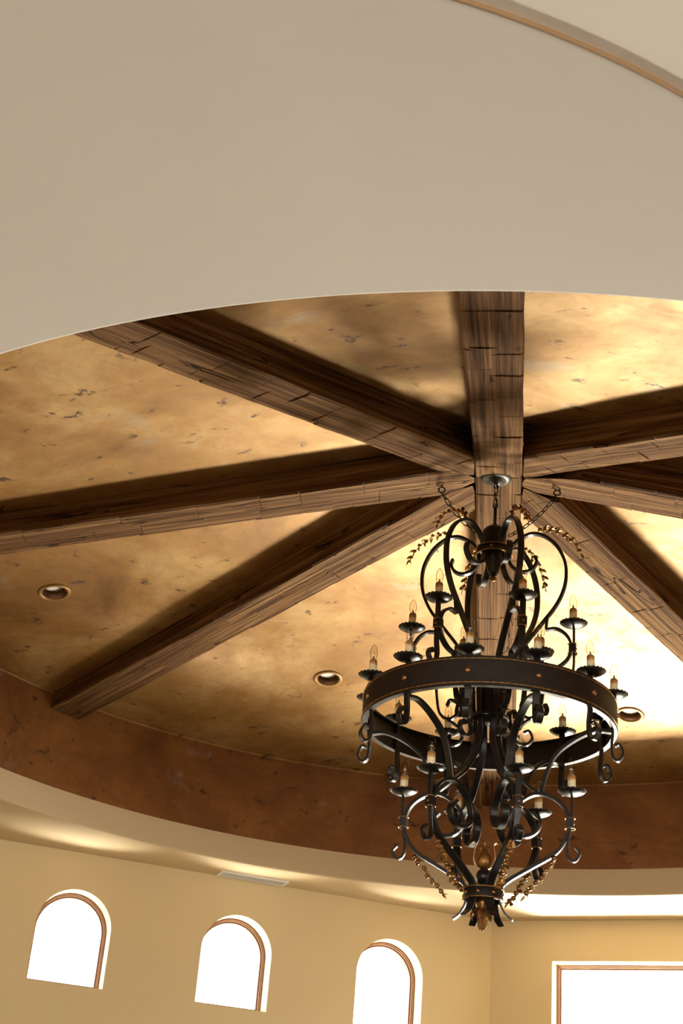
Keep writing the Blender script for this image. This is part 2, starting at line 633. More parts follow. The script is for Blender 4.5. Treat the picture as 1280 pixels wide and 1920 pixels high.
# near edge of the soffit: a shallow curve where a slightly higher ceiling begins
def circ3(a, b, c):
    ax, ay, bx, by, cx, cy = *a, *b, *c
    d = 2 * (ax * (by - cy) + bx * (cy - ay) + cx * (ay - by))
    ux = ((ax * ax + ay * ay) * (by - cy) + (bx * bx + by * by) * (cy - ay) + (cx * cx + cy * cy) * (ay - by)) / d
    uy = ((ax * ax + ay * ay) * (cx - bx) + (bx * bx + by * by) * (ax - cx) + (cx * cx + cy * cy) * (bx - ax)) / d
    return Vector((ux, uy, 0)), math.hypot(ax - ux, ay - uy)
CC, CR = circ3((-.104, -4.535), (.138, -4.419), (.41, -4.245))
a_lo = math.atan2(-4.535 - CC.y, -.104 - CC.x)
ARC = []
for i in range(33):
    a = -PI / 2 + (math.radians(62)) * i / 32
    ARC.append(Vector((CC.x + CR * math.cos(a), CC.y + CR * math.sin(a), 0)))
near_edge = [Vector((-4.7, ARC[0].y, 0))] + ARC
last = ARC[-1]
near_edge.append(Vector((5.0, last.y + .6, 0)))
OUT = [PA, PB, PC, PD, PD2] + near_edge[::-1] + [PA2]

def ray_out(ang):
    d = Vector((math.cos(ang), math.sin(ang)))
    best = None
    for i in range(len(OUT)):
        a, b = OUT[i], OUT[(i + 1) % len(OUT)]
        e = b - a
        den = d.x * e.y - d.y * e.x
        if abs(den) < 1e-9:
            continue
        t = (a.x * e.y - a.y * e.x) / den
        s = (a.x * d.y - a.y * d.x) / den
        if -1e-6 <= s <= 1 + 1e-6 and t > .1 and (best is None or t < best):
            best = t
    return best

def soffit():
    angs = sorted(set([round(2 * PI * i / 240, 5) for i in range(240)] + [round(math.atan2(p.y, p.x) % (2 * PI), 5) for p in OUT]))
    V, F = [], []
    rb = .014
    prof = [(R, Z_SOF + .05), (R, Z_SOF + rb), (R + rb * .3, Z_SOF + rb * .3), (R + rb, Z_SOF)]
    K = len(prof) + 2
    for a in angs:
        ro = ray_out(a) or 5
        ro = max(ro, R + .05)
        for r, z in prof + [(ro, Z_SOF), (ro, Z_SOF + .05)]:
            V.append((r * math.cos(a), r * math.sin(a), z))
    n = len(angs)
    for i in range(n):
        j = (i + 1) % n
        for k in range(K - 1):
            F.append((i * K + k, j * K + k, j * K + k + 1, i * K + k + 1))
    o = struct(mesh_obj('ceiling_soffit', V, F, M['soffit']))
    o.data.materials.append(M['fascia'])          # warm bounce light put into the colour of the far half
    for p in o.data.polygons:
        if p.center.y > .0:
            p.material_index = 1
soffit()

def ring_wall(name, r, z0, z1, mat, seg=180, thick=.12):
    V, F = [], []
    for i in range(seg):
        a = 2 * PI * i / seg
        for rr, z in ((r, z0), (r, z1), (r + thick, z1), (r + thick, z0)):
            V.append((rr * math.cos(a), rr * math.sin(a), z))
    for i in range(seg):
        j = (i + 1) % seg
        for k in range(4):
            F.append((i * 4 + k, j * 4 + k, j * 4 + (k + 1) % 4, i * 4 + (k + 1) % 4))
    o = mesh_obj(name, V, F, mat, smooth=False)
    o.data.polygons.foreach_set('use_smooth', [True] * len(o.data.polygons))
    o.data.set_sharp_from_angle(angle=math.radians(40))
    return struct(o)
ring_wall('trim_fascia', R, Z_SOF + .048, Z_FAS, M['fascia'])
ring_wall('wall_drum', R + .006, Z_FAS - .002, Z_DRUM, M['copper'])

def near_ceiling():
    z = Z_SOF + .013
    V = [(-4.7, -9.6, z), (5.0, -9.6, z), (5.0, -3.57, z), (-4.7, -3.57, z), (-4.7, -9.6, z + .04), (5.0, -9.6, z + .04), (5.0, -3.57, z + .04), (-4.7, -3.57, z + .04)]
    F = [(0, 1, 2, 3)[::-1], (4, 5, 6, 7), (0, 4, 5, 1), (1, 5, 6, 2), (2, 6, 7, 3), (3, 7, 4, 0)]
    struct(mesh_obj('ceiling_hall', V, F, M['soffit2']))
    bm = bmesh.new()
    P = near_edge[1:-1]
    inn = []
    for i, p in enumerate(P):
        d = (P[min(i + 1, len(P) - 1)] - P[max(i - 1, 0)]).normalized()
        nn = Vector((d.y, -d.x, 0))
        inn.append((p, nn))
    rows = []
    for p, nn in inn:
        rows.append([bm.verts.new((*(p + nn * o)[:2], zz)) for o, zz in ((-.002, Z_SOF - .001), (.004, Z_SOF - .001), (.004, z + .002), (-.002, z + .002))])
    for a, b in zip(rows, rows[1:]):
        for k in range(4):
            bm.faces.new((a[k], b[k], b[(k + 1) % 4], a[(k + 1) % 4]))
    struct(bm_obj('trim_ceiling_bead', bm, M['bead']))
near_ceiling()

# roof void so no daylight leaks between soffit and drum: a plain lid over everything
def roof_lid():
    n = len(FOOT)
    V, F = [], []
    for z in (Z_SOF + .058, 6.2):
        for i in range(n):
            p, q, r_ = FOOT[i - 1], FOOT[i], FOOT[(i + 1) % n]
            e1 = (q - p).normalized(); e2 = (r_ - q).normalized()
            n1 = Vector((-e1.y, e1.x, 0)); n2 = Vector((-e2.y, e2.x, 0))
            o = (n1 + n2).normalized() * (T * .6 / max(.3, math.cos(n1.angle(n2) / 2)))
            V.append((q.x + o.x, q.y + o.y, z))
    for i in range(n):
        j = (i + 1) % n
        F.append((i, j, n + j, n + i))
    F.append(tuple(range(n, 2 * n)))
    struct(mesh_obj('roof', V, F, M['fascia']))
roof_lid()

def drum_bead():
    bm = bmesh.new()
    torus(bm, (0, 0, Z_DRUM - .004), R + .004, .008, 180, 6)
    struct(bm_obj('trim_drum_bead', bm, M['gold'], None, True))
drum_bead()

# ------------------------------------------------------------------ downlight spots and gold cone
SPOTS = [(-2.582, .773), (-1.094, 2.150), (.902, 2.466)]
def ceiling_cone():
    seg = 144
    rad = [0.0, .4, .9, 1.4, 1.9, 2.4, 2.9, 3.3, R + .03]
    bm = bmesh.new()
    rings = []
    for lay in (0, .10):
        rs = []
        for r in rad:
            if r == 0:
                rs.append([bm.verts.new((0, 0, cone_z(0) + lay))])
            else:
                rs.append([bm.verts.new((r * math.cos(2 * PI * i / seg), r * math.sin(2 * PI * i / seg), cone_z(r) + lay)) for i in range(seg)])
        rings.append(rs)
    for rs in rings:
        for a, b in zip(rs, rs[1:]):
            for i in range(seg):
                j = (i + 1) % seg
                if len(a) == 1:
                    bm.faces.new((a[0], b[i], b[j]))
                else:
                    bm.faces.new((a[i], b[i], b[j], a[j]))
    for i in range(seg):
        j = (i + 1) % seg
        bm.faces.new((rings[0][-1][i], rings[1][-1][i], rings[1][-1][j], rings[0][-1][j]))
    o = bm_obj('ceiling', bm, M['gold'])
    cut = bmesh.new()
    for x, y in SPOTS:
        m = spot_matrix(x, y)
        bmesh.ops.create_cone(cut, cap_ends=True, segments=40, radius1=.072, radius2=.072, depth=.6, matrix=m)
    co = bm_obj('cutter', cut, M['gold'])
    md = o.modifiers.new('holes', 'BOOLEAN')
    md.object = co
    md.operation = 'DIFFERENCE'
    md.solver = 'EXACT'
    dg = bpy.context.evaluated_depsgraph_get()
    me = bpy.data.meshes.new_from_object(o.evaluated_get(dg))
    o.modifiers.clear()
    o.data = me
    bpy.data.objects.remove(co, do_unlink=True)
    me.polygons.foreach_set('use_smooth', [True] * len(me.polygons))
    me.set_sharp_from_angle(angle=math.radians(30))
    struct(o)
def spot_matrix(x, y):
    r = math.hypot(x, y)
    nrm = Vector((-SLOPE * x / r, -SLOPE * y / r, -1)).normalized()     # downward normal of the cone
    q = (-nrm).to_track_quat('Z', 'Y')
    return Matrix.Translation((x, y, cone_z(r))) @ q.to_matrix().to_4x4()
ceiling_cone()

def downlight(x, y, label):
    root = empty('recessed_light', (0, 0, 0))
    root.matrix_world = spot_matrix(x, y)
    tag(root, label, 'ceiling light', 'recessed lights in the gold ceiling')
    bm = bmesh.new()
    lathe(bm, [(.071, .012), (.071, -.004), (.078, -.009), (.088, -.009), (.098, -.003), (.099, .002), (.09, .003)], 40)
    bm_obj('trim_ring', bm, M['gold'], root, True)
    bm = bmesh.new()
    lathe(bm, [(.0705, .0), (.069, .06), (.066, .11), (.0, .112)], 32)
    bm_obj('lamp_can', bm, M['can'], root, True)
    bm = bmesh.new()
    lathe(bm, [(.0, .034), (.03, .033), (.054, .036), (.060, .046), (.060, .108)], 32)
    bm_obj('lens', bm, M['lens'], root, True)
downlight(*SPOTS[0], 'leftmost recessed ceiling light, bronze ring in the shaded gold panel')
downlight(*SPOTS[1], 'recessed ceiling light left of the chandelier, bronze ring in the wide gold panel')
downlight(*SPOTS[2], 'recessed ceiling light right of the chandelier ring, in the brightly lit gold panel')

# ------------------------------------------------------------------ beams
BEAMS = [  # azimuth from +y towards +x, side offset, width, end rise, label
    ('S', .58, 0, .247, 0, 'rough hewn timber beam directly behind the chandelier, running to the far drum wall'),
    ('N', 180.94, 0, .247, 0, 'broad timber beam running from the canopy straight up the picture to the soffit'),
    ('W', 268.52, -.01, .247, .06, 'nearly horizontal timber beam crossing the left edge of the picture, chain eye near its end'),
    ('E', 94.26, .02, .247, 0, 'timber beam with the right chain eye, dipping gently to the right edge'),
    ('NW', 215.07, .04, .247, 0, 'timber beam descending from the soffit at upper left to the hub'),
    ('SW', 306.13, .03, .247, .06, 'timber beam slanting down left, its end resting on the copper drum wall'),
    ('NE', 130.54, .06, .225, 0, 'timber beam rising gently from the hub to the right edge, above the chain-eye beam'),
    ('SE', 39.46, .04, .247, 0, 'timber beam slanting steeply down right past the chandelier'),
]
AZ = {b[0]: b[1] for b in BEAMS}
def beam(code, az, off, w, dz, label, idx):
    a = math.radians(az)
    d = Vector((math.sin(a), math.cos(a)))
    s = Vector((math.cos(a), -math.sin(a)))
    gap = .004
    halves = []                                   # keep points with n.p >= c
    if code in 'NS':
        halves.append((d, gap if code == 'S' else gap - .0))
    else:
        sx = 1 if d.x > 0 else -1
        halves.append((Vector((sx, 0)), .1235 + gap))
        side = ['NW', 'W', 'SW'] if sx < 0 else ['NE', 'E', 'SE']
        for o in side:
            i, j = side.index(code), side.index(o)
            if abs(i - j) == 1:
                b = math.radians(AZ[o])
                d2 = Vector((math.sin(b), math.cos(b)))
                nrm = (d - d2).normalized()
                halves.append((nrm, gap * .8))
    lanes = [-w / 2, -w / 2 + .010, -w * .30, -w * .1, w * .1, w * .30, w / 2 - .010, w / 2]
    rend = R + .004
    rnd = random.Random(100 + idx)
    # adze facets: each lane pair has its own cut positions
    cuts = []
    for l in range(4):
        c, x = [], rnd.uniform(.1, .35)
        while x < R:
            c.append((x, rnd.uniform(-.003, .003)))
            x += rnd.uniform(.20, .42)
        cuts.append(c)
        if l == 1 and rnd.random() < .8:          # some cuts run through
            cuts[1] = [(x_ + rnd.uniform(-.006, .006), h_) for x_, h_ in cuts[0]]
    def facet(l, x):
        h = 0.0
        for cx, hh in cuts[min(3, l // 2)]:
            if abs(x - cx) < .005:
                return hh * .5 + .0032
            if x >= cx:
                h = hh + (x - cx) * -.004
            else:
                break
        return h
    def zb(x):
        return Z_BC + (Z_BR + dz - Z_BC) * x / R
    xs = {0.0, rend}
    for i in range(1, 60):
        xs.add(rend * i / 60)
    for c in cuts:
        for cx, _ in c:
            for e in (-.009, -.004, .004, .009):
                xs.add(min(rend, max(0, cx + e)))
    xs = sorted(xs)
    V, F = [], []
    K = len(lanes) + 2
    starts = []
    for y in lanes:
        lo = 0.0
        for n_, c_ in halves:
            p0 = s * (y + off)
            nd = n_.dot(d)
            if nd > 1e-6:
                lo = max(lo, (c_ - n_.dot(p0)) / nd)
        starts.append(lo)
    xs = sorted({x for x in xs if x >= min(starts)} | set(starts))
    stn = len(xs) - 1
    pit = math.atan(SLOPE)
    cp, sp = math.cos(pit), math.sin(pit)
    for xi in xs:
        for l, y in enumerate([lanes[0]] + lanes + [lanes[-1]]):
            li = 0 if l == 0 else (len(lanes) - 1 if l == K - 1 else l - 1)
            x = max(xi, starts[li])
            edge = li in (0, len(lanes) - 1)
            wob = mnoise.noise(Vector((x * 2.3, li // 4 * 9.1, idx * 5.7))) * .005 if edge else 0
            yy = y + off + wob
            if l in (0, K - 1):
                z = cone_z(math.hypot(x, yy)) + .006
            else:
                fz = facet(li, x) * (.5 if edge else 1)
                z = zb(x) + (.008 if edge else 0) + fz + mnoise.noise(Vector((x * 6, y * 14, idx))) * .003
            zl = z - Z_BC
            V.append((x * cp - zl * sp, -yy, x * sp + zl * cp))     # local x runs along the sloping underside
    for i in range(stn):
        for k_ in range(K - 1):
            a0 = i * K + k_
            F.append((a0, a0 + 1, a0 + K + 1, a0 + K))
        F.append((i * K + K - 1, i * K, (i + 1) * K, (i + 1) * K + K - 1))
    F.append(tuple(range(K))[::-1])
    F.append(tuple(stn * K + k_ for k_ in range(K)))
    o = mesh_obj('timber_beam', V, F, M['wood'])
    o.location = (0, 0, Z_BC)
    # local +x along d, local y = -s side
    o.rotation_euler = (0, pit, math.atan2(d.y, d.x))
    bm = bmesh.new()
    bm.from_mesh(o.data)
    bmesh.ops.remove_doubles(bm, verts=bm.verts, dist=1e-5)
    bmesh.ops.recalc_face_normals(bm, faces=bm.faces)
    bm.to_mesh(o.data)
    bm.free()
    tag(o, label, 'beam', 'timber beams under the gold ceiling')
    o['kind'] = 'structure'
for i, b in enumerate(BEAMS):
    beam(*b, i)

# ------------------------------------------------------------------ air vent in the soffit
def air_vent():
    root = empty('air_vent', (-1.678, 3.474, Z_SOF))
    root.rotation_euler = (0, 0, math.radians(25.5))
    tag(root, 'long white slatted air vent set in the soffit above the arched windows', 'air vent')
    L, W = .505, .150
    bm = bmesh.new()
    fw = .018
    for x0, x1, y0, y1 in ((-L / 2, L / 2, -W / 2, -W / 2 + fw), (-L / 2, L / 2, W / 2 - fw, W / 2), (-L / 2, -L / 2 + fw, -W / 2 + fw, W / 2 - fw), (L / 2 - fw, L / 2, -W / 2 + fw, W / 2 - fw)):
        box(bm, x0, x1, y0, y1, -.008, .0)
    bm_obj('vent_frame', bm, M['vent'], root)
    bm = bmesh.new()
    box(bm, -L / 2 + fw, L / 2 - fw, -W / 2 + fw, W / 2 - fw, -.0015, -.0005)
    bm_obj('duct', bm, M['vent_dark'], root)
    bm = bmesh.new()
    rot = Matrix.Rotation(math.radians(35), 4, 'X')
    box(bm, -L / 2 + fw, L / 2 - fw, -.005, .005, -.0008, .0008, rot)
    first = bm_obj('slat', bm, M['vent'], root)
    n = 9
    for i in range(n):
        y = -W / 2 + fw + (i + .5) * (W - 2 * fw) / n
        if i == 0:
            first.location = (0, y, -.0045)
        else:
            again('slat', first, root, (0, y, -.0045))
air_vent()

# ------------------------------------------------------------------ chandelier
ZC = 1.400                     # eye-level based height of the lowest tip
CH = empty('chandelier', (-.012, 0, ZC + EYE))
tag(CH, 'three tier black wrought iron chandelier with candle lights and gilt sprigs', 'chandelier')
def zz(p):
    return [(r, z - ZC) for r, z in p]
PH = 21.0
AZS = [PH + 60 * i for i in range(6)]
def rot_az(az):
    return (0, 0, math.radians(az - 90))
def six(name, build, mat, azs=AZS, parent=CH, smooth=False):
    bm = bmesh.new()
    build(bm)
    first = bm_obj(name, bm, mat, parent, smooth)
    out = [first]
    first.rotation_euler = rot_az(azs[0])
    for a in azs[1:]:
        out.append(again(name, first, parent, rot=rot_az(a)))
    return out

CAGE = zz([(.215, 3.305), (.222, 3.27), (.20, 3.232), (.16, 3.217), (.115, 3.232), (.082, 3.275), (.078, 3.325), (.098, 3.372), (.14, 3.412), (.20, 3.436),
           (.265, 3.417), (.325, 3.36), (.365, 3.275), (.374, 3.19), (.360, 3.105), (.322, 3.02), (.268, 2.945), (.205, 2.862), (.15, 2.787),
           (.108, 2.715), (.085, 2.64), (.078, 2.56), (.072, 2.48), (.062, 2.40), (.056, 2.33), (.072, 2.265), (.110, 2.195), (.175, 2.11), (.245, 2.052)])
arms = six('cage_arm', lambda bm: bar(bm, CAGE, .032, .015, 5), M['iron'])
LOW = zz([(.078, 1.555), (.082, 1.60), (.125, 1.640), (.221, 1.697), (.335, 1.768), (.385, 1.850), (.394, 1.91), (.368, 1.985), (.307, 2.034), (.24, 2.047), (.18, 2.022),
          (.125, 1.968), (.108, 1.905), (.140, 1.856), (.195, 1.842), (.245, 1.870), (.256, 1.918), (.225, 1.955)])
low = six('basket_arm', lambda bm: bar(bm, LOW, .038, .016, 6), M['iron'])
RARC = zz([(.600, 2.352), (.515, 2.357), (.413, 2.311), (.325, 2.235), (.281, 2.133), (.262, 2.056)])
six('ring_brace', lambda bm: bar(bm, RARC, .038, .016, 6), M['iron'])
def bracket(bm):
    bar(bm, zz([(.281, 2.958), (.275, 2.897)]), .03, .013, straight=True)
    bar(bm, zz([(.273, 2.892), (.332, 2.894), (.383, 2.852), (.401, 2.79), (.383, 2.732), (.335, 2.690), (.278, 2.672)]), .032, .013)
    bar(bm, zz([(.280, 2.676), (.270, 2.60)]), .03, .013, straight=True)
    bar(bm, zz([(.270, 2.605), (.262, 2.53), (.245, 2.455), (.20, 2.425), (.160, 2.452), (.160, 2.505), (.195, 2.525), (.212, 2.495)]), .03, .012)
    bar(bm, zz([(.205, 2.420), (.165, 2.395), (.130, 2.355), (.140, 2.305), (.185, 2.290), (.215, 2.32), (.200, 2.358), (.172, 2.350)]), .03, .012)
six('candle_bracket', bracket, M['iron'])
def ujhook(bm):
    bar(bm, zz([(.4135, 2.905), (.4135, 2.80), (.4135, 2.70), (.405, 2.628), (.420, 2.588), (.450, 2.585), (.468, 2.615), (.452, 2.642), (.432, 2.632)]), .030, .011)
six('candle_stem', ujhook, M['iron'])
def ljhook(bm):
    bar(bm, zz([(.406, 2.042), (.405, 1.98), (.403, 1.917), (.392, 1.841), (.384, 1.770), (.398, 1.735), (.424, 1.731), (.443, 1.765), (.423, 1.792)]), .028, .011)
six('candle_stem', ljhook, M['iron'])
AZ12 = [PH + 30 * i for i in range(12)]
def rhook(bm):
    bar(bm, zz([(.600, 2.525), (.600, 2.45), (.600, 2.36), (.593, 2.285), (.600, 2.225), (.626, 2.210), (.647, 2.246), (.630, 2.288), (.608, 2.282)]), .034, .011)
six('hook_stem', rhook, M['iron'], AZ12)

# wire-wrapped collars that tie stems to brackets
def collar(r, z):
    def f(bm):
        box(bm, r - .0185, r + .0165, -.0185, .0185, z - ZC - .021, z - ZC + .021)
    return f

for r, z in ((.408, 2.785), (.399, 1.905)):
    cs = six('collar', collar(r, z), M['iron_band'])
    bm = bmesh.new()
    torus(bm, (r - .001, 0, z - ZC - .024), .0235, .0027, 24, 6)
    w0 = bm_obj('wire_wrap', bm, M['gilt'], cs[0], True)
    again('wire_wrap', w0, cs[0], (0, 0, .048))
    bm = bmesh.new()
    ball(bm, (r + .0165, 0, z - ZC), .006)
    v0 = bm_obj('rivet', bm, M['rivet'], cs[0], True)
    for c in cs[1:]:
        again('wire_wrap', w0, c)
        again('wire_wrap', w0, c, (0, 0, .048))
        again('rivet', v0, c)

# ring band with rope trims and rivets
RR = .622
def ring_band():
    z0, z1 = 2.362 - ZC, 2.506 - ZC
    prof = [(RR, z0 + .004), (RR, z1 - .004), (RR - .003, z1), (RR - .030, z1), (RR - .030, z1 - .008), (RR - .012, z1 - .008),
            (RR - .012, z0 + .008), (RR - .030, z0 + .008), (RR - .030, z0), (RR - .003, z0), (RR, z0 + .004)]
    bm = bmesh.new()
    lathe(bm, prof, 120)
    bmesh.ops.remove_doubles(bm, verts=bm.verts, dist=1e-5)
    band = bm_obj('ring_band', bm, M['iron_band'], CH, True)
    band.data.set_sharp_from_angle(angle=math.radians(35))
    for z in (z0 + .014, z1 - .014):
        bm = bmesh.new()
        torus(bm, (0, 0, z), RR + .0008, .0030, 480, 6, mod=.35, tw=120)
        bm_obj('rope_trim', bm, M['gilt'], band, True)
    bm = bmesh.new()
    ball(bm, (RR + .001, 0, (z0 + z1) / 2), .0135, 14, 10, (.75, 1, 1))
    f = bm_obj('rivet', bm, M['rivet'], band, True)
    for i, a in enumerate(AZ12):
        if i == 0:
            f.rotation_euler = rot_az(a)
        else:
            again('rivet', f, band, rot=rot_az(a))
ring_band()

# candle lights: scalloped drip dish, ivory sleeve, clear bulb
def candle_meshes():
    bm = bmesh.new()
    NS = 20
    def mod(j, a, r, z):
        if j in (4, 5):
            k = abs(math.cos(a * NS / 2))
            return r + .0045 * k, z + .003 * k
        return r, z
    prof = [(.0, -.006), (.018, -.006), (.040, -.001), (.057, .007), (.0665, .0150), (.0655, .0170), (.055, .0112), (.038, .004), (.018, .0), (.0, .0)]
    lathe(bm, prof, 80, mod)
    dish = bm_obj('drip_dish', bm, M['iron'], None, True)
    bm = bmesh.new()
    prof = [(.0, .0), (.0185, .0), (.0192, .01), (.0188, .05), (.0185, .086), (.0165, .0905), (.010, .091), (.0, .091)]
    lathe(bm, prof, 20, lambda j, a, r, z: (r + (.0012 * max(0, math.sin(a * 3 + j)) if 1 < j < 5 else 0), z))
    sleeve = bm_obj('candle_sleeve', bm, M['candle'], None, True)
    bm = bmesh.new()
    prof = [(.0105, .089), (.0125, .096), (.0170, .108), (.0195, .122), (.0190, .136), (.0155, .151), (.0100, .163), (.0045, .172), (.0, .175)]
    lathe(bm, prof, 18)
    bulb = bm_obj('bulb', bm, M['bulb'], None, True)
    bm = bmesh.new()
    lathe(bm, [(.0, .0895), (.0108, .0895), (.0108, .0945), (.005, .099), (.0035, .112), (.0, .113)], 12)
    for sx in (-1, 1):
        tube(bm, [(sx * .002, 0, .110), (sx * .006, 0, .126), (sx * .004, 0, .136)], .0007, 4)
    tube(bm, [(-.004, 0, .136), (-.001, .001, .140), (.001, -.001, .140), (.004, 0, .136)], .0007, 4)
    fil = bm_obj('bulb_base', bm, M['ceramic'], None, True)
    return dish, sleeve, bulb, fil
DISH, SLEEVE, BULB, FIL = candle_meshes()
first_candle = [True]
rc = random.Random(3)
def candle(r, z, az):
    a = math.radians(az)
    x, y = r * math.sin(a), -r * math.cos(a)
    t = (rc.uniform(-.03, .03), rc.uniform(-.03, .03), rc.uniform(0, 6))
    if first_candle[0]:
        objs = [DISH, SLEEVE, BULB, FIL]
        first_candle[0] = False
    else:
        objs = []
        for s_ in (DISH, SLEEVE, BULB, FIL):
            c = s_.copy()
            COL.objects.link(c)
            objs.append(c)
    d, s_, b, f = objs
    d.parent = CH
    d.location = (x, y, z - ZC)
    d.rotation_euler = (0, 0, t[2])
    s_.parent = CH
    s_.location = (x, y, z - ZC + .003)
    s_.rotation_euler = t
    for c in (b, f):
        c.parent = s_
        c.location = (0, 0, 0)
        c.rotation_euler = (0, 0, 0)
for a in AZS:
    candle(.4125, 2.908, a)
    candle(.406, 2.045, a)
for a in AZ12:
    candle(.606, 2.528, a)

# crown, hub, canopy
def crown():
    bm = bmesh.new()
    lathe(bm, zz([(.0, 3.505), (.012, 3.503), (.016, 3.490), (.045, 3.478), (.064, 3.458), (.066, 3.435), (.060, 3.385), (.052, 3.345), (.058, 3.32), (.050, 3.295), (.040, 3.265), (.028, 3.225), (.016, 3.20), (.0, 3.196)]), 32)
    c = bm_obj('crown', bm, M['iron'], CH, True)
    bm = bmesh.new()
    lathe(bm, zz([(.088, 3.312), (.093, 3.314), (.093, 3.352), (.088, 3.354), (.084, 3.352), (.084, 3.314), (.088, 3.312)]), 40)
    band = bm_obj('crown_band', bm, M['iron_band'], c, True)
    for z in (3.314, 3.352):
        bm = bmesh.new()
        torus(bm, (0, 0, z - ZC), .094, .0032, 120, 6, mod=.3, tw=40)
        bm_obj('rope_trim', bm, M['gilt'], c, True)
    bm = bmesh.new()
    ball(bm, (.094, 0, 3.333 - ZC), .008, 10, 8)
    r0 = bm_obj('rivet', bm, M['rivet'], c, True)
    r0.rotation_euler = rot_az(AZS[0] + 30)
    for a in AZS[1:]:
        again('rivet', r0, c, rot=rot_az(a + 30))
    bm = bmesh.new()
    ball(bm, (0, 0, 3.186 - ZC), .016, 14, 10)
    bm_obj('finial_ball', bm, M['gilt'], c, True)
    bm = bmesh.new()
    tube(bm, [(0, 0, 3.50 - ZC), (0, 0, 3.605 - ZC)], .009, 10)
    torus(bm, (0, 0, 3.612 - ZC), .012, .004, 16, 6, 'Y')
    bm_obj('stem', bm, M['iron'], CH, True)
    bm = bmesh.new()
    lathe(bm, zz([(.0, 2.60), (.05, 2.595), (.062, 2.58), (.062, 2.43), (.05, 2.405), (.0, 2.395)]), 24)
    bm_obj('hub', bm, M['iron'], CH, True)
    for z in (2.585, 2.425):
        bm = bmesh.new()
        torus(bm, (0, 0, z - ZC), .094, .007, 48, 8)
        bm_obj('hub_ring', bm, M['iron'], CH, True)
    bm = bmesh.new()
    lathe(bm, zz([(.0, 3.738), (.012, 3.738), (.02, 3.745), (.040, 3.752), (.044, 3.760), (.060, 3.764), (.074, 3.770), (.080, 3.776), (.080, 3.786), (.0, 3.786)]), 40)
    bm_obj('canopy', bm, M['canopy'], CH, True)
crown()

# chains
def link_mesh():
    bm = bmesh.new()
    P = []
    for i in range(20):
        a = 2 * PI * i / 20
        P.append((.0095 * math.cos(a), 0, .0095 * math.sin(a) + (.012 if math.sin(a) > 0 else -.012)))
    rings = []
    seg = 6
    n = len(P)
    for i in range(n):
        p = Vector(P[i])
        d = (Vector(P[(i + 1) % n]) - Vector(P[i - 1])).normalized()
        u = Vector((0, 1, 0))
        v = d.cross(u)
        rings.append([bm.verts.new(p + (u * math.cos(2 * PI * k / seg) + v * math.sin(2 * PI * k / seg)) * .0026) for k in range(seg)])
    for i in range(n):
        a, b = rings[i], rings[(i + 1) % n]
        for k in range(seg):
            bm.faces.new((a[k], b[k], b[(k + 1) % seg], a[(k + 1) % seg]))
    me = bpy.data.meshes.new('chain_link')
    bmesh.ops.recalc_face_normals(bm, faces=bm.faces)
    bm.to_mesh(me)
    bm.free()
    me.materials.append(M['iron'])
    me.polygons.foreach_set('use_smooth', [True] * len(me.polygons))
    return me
LINK = link_mesh()
def chain(p0, p1, parent, sag=.0, step=.036):
    p0, p1 = Vector(p0), Vector(p1)
    n = max(2, round((p1 - p0).length / step))
    pts = []
    for i in range(n + 1):
        t = i / n
        q = p0.lerp(p1, t)
        q.z -= sag * 4 * t * (1 - t)
        pts.append(q)
    for i in range(n):
        c = (pts[i] + pts[i + 1]) / 2
        d = (pts[i + 1] - pts[i])
        q = d.to_track_quat('Z', 'Y').to_matrix() @ Matrix.Rotation(PI / 2 * (i % 2) + .5, 3, 'Z')
        o = again('chain_link', LINK, parent, c)
        o.rotation_euler = q.to_euler()
        o.scale = (1, 1, (d.length / step) * 1.0)
def eye_hook(x, z):
    bm = bmesh.new()
    torus(bm, (x, 0, z - ZC), .0165, .0042, 24, 8, 'Y')
    tube(bm, [(x, 0, z - ZC + .016), (x + .002, 0, z - ZC + .055)], .0042, 8)
    return bm_obj('eye_hook', bm, M['iron'], CH, True)
for x in (-.288, .322):
    e = eye_hook(x, 3.700)
    chain((x, 0, 3.684 - ZC), (.075 if x > 0 else -.075, -.02, 3.425 - ZC), e, .028)
st = bm_obj('chain_loop', (lambda b: (torus(b, (0, 0, 3.728 - ZC), .011, .0035, 16, 6, 'Y'), b)[1])(bmesh.new()), M['iron'], CH, True)
chain((0, 0, 3.722 - ZC), (0, 0, 3.618 - ZC), st, 0, .035)
bm = bmesh.new()
tube(bm, [(.004, 0, 3.735 - ZC), (.010, .004, 3.70 - ZC), (-.006, -.006, 3.665 - ZC), (.006, .004, 3.63 - ZC), (0, 0, 3.59 - ZC)], .0035, 6)
bm_obj('power_cord', bm, M['iron'], CH, True)

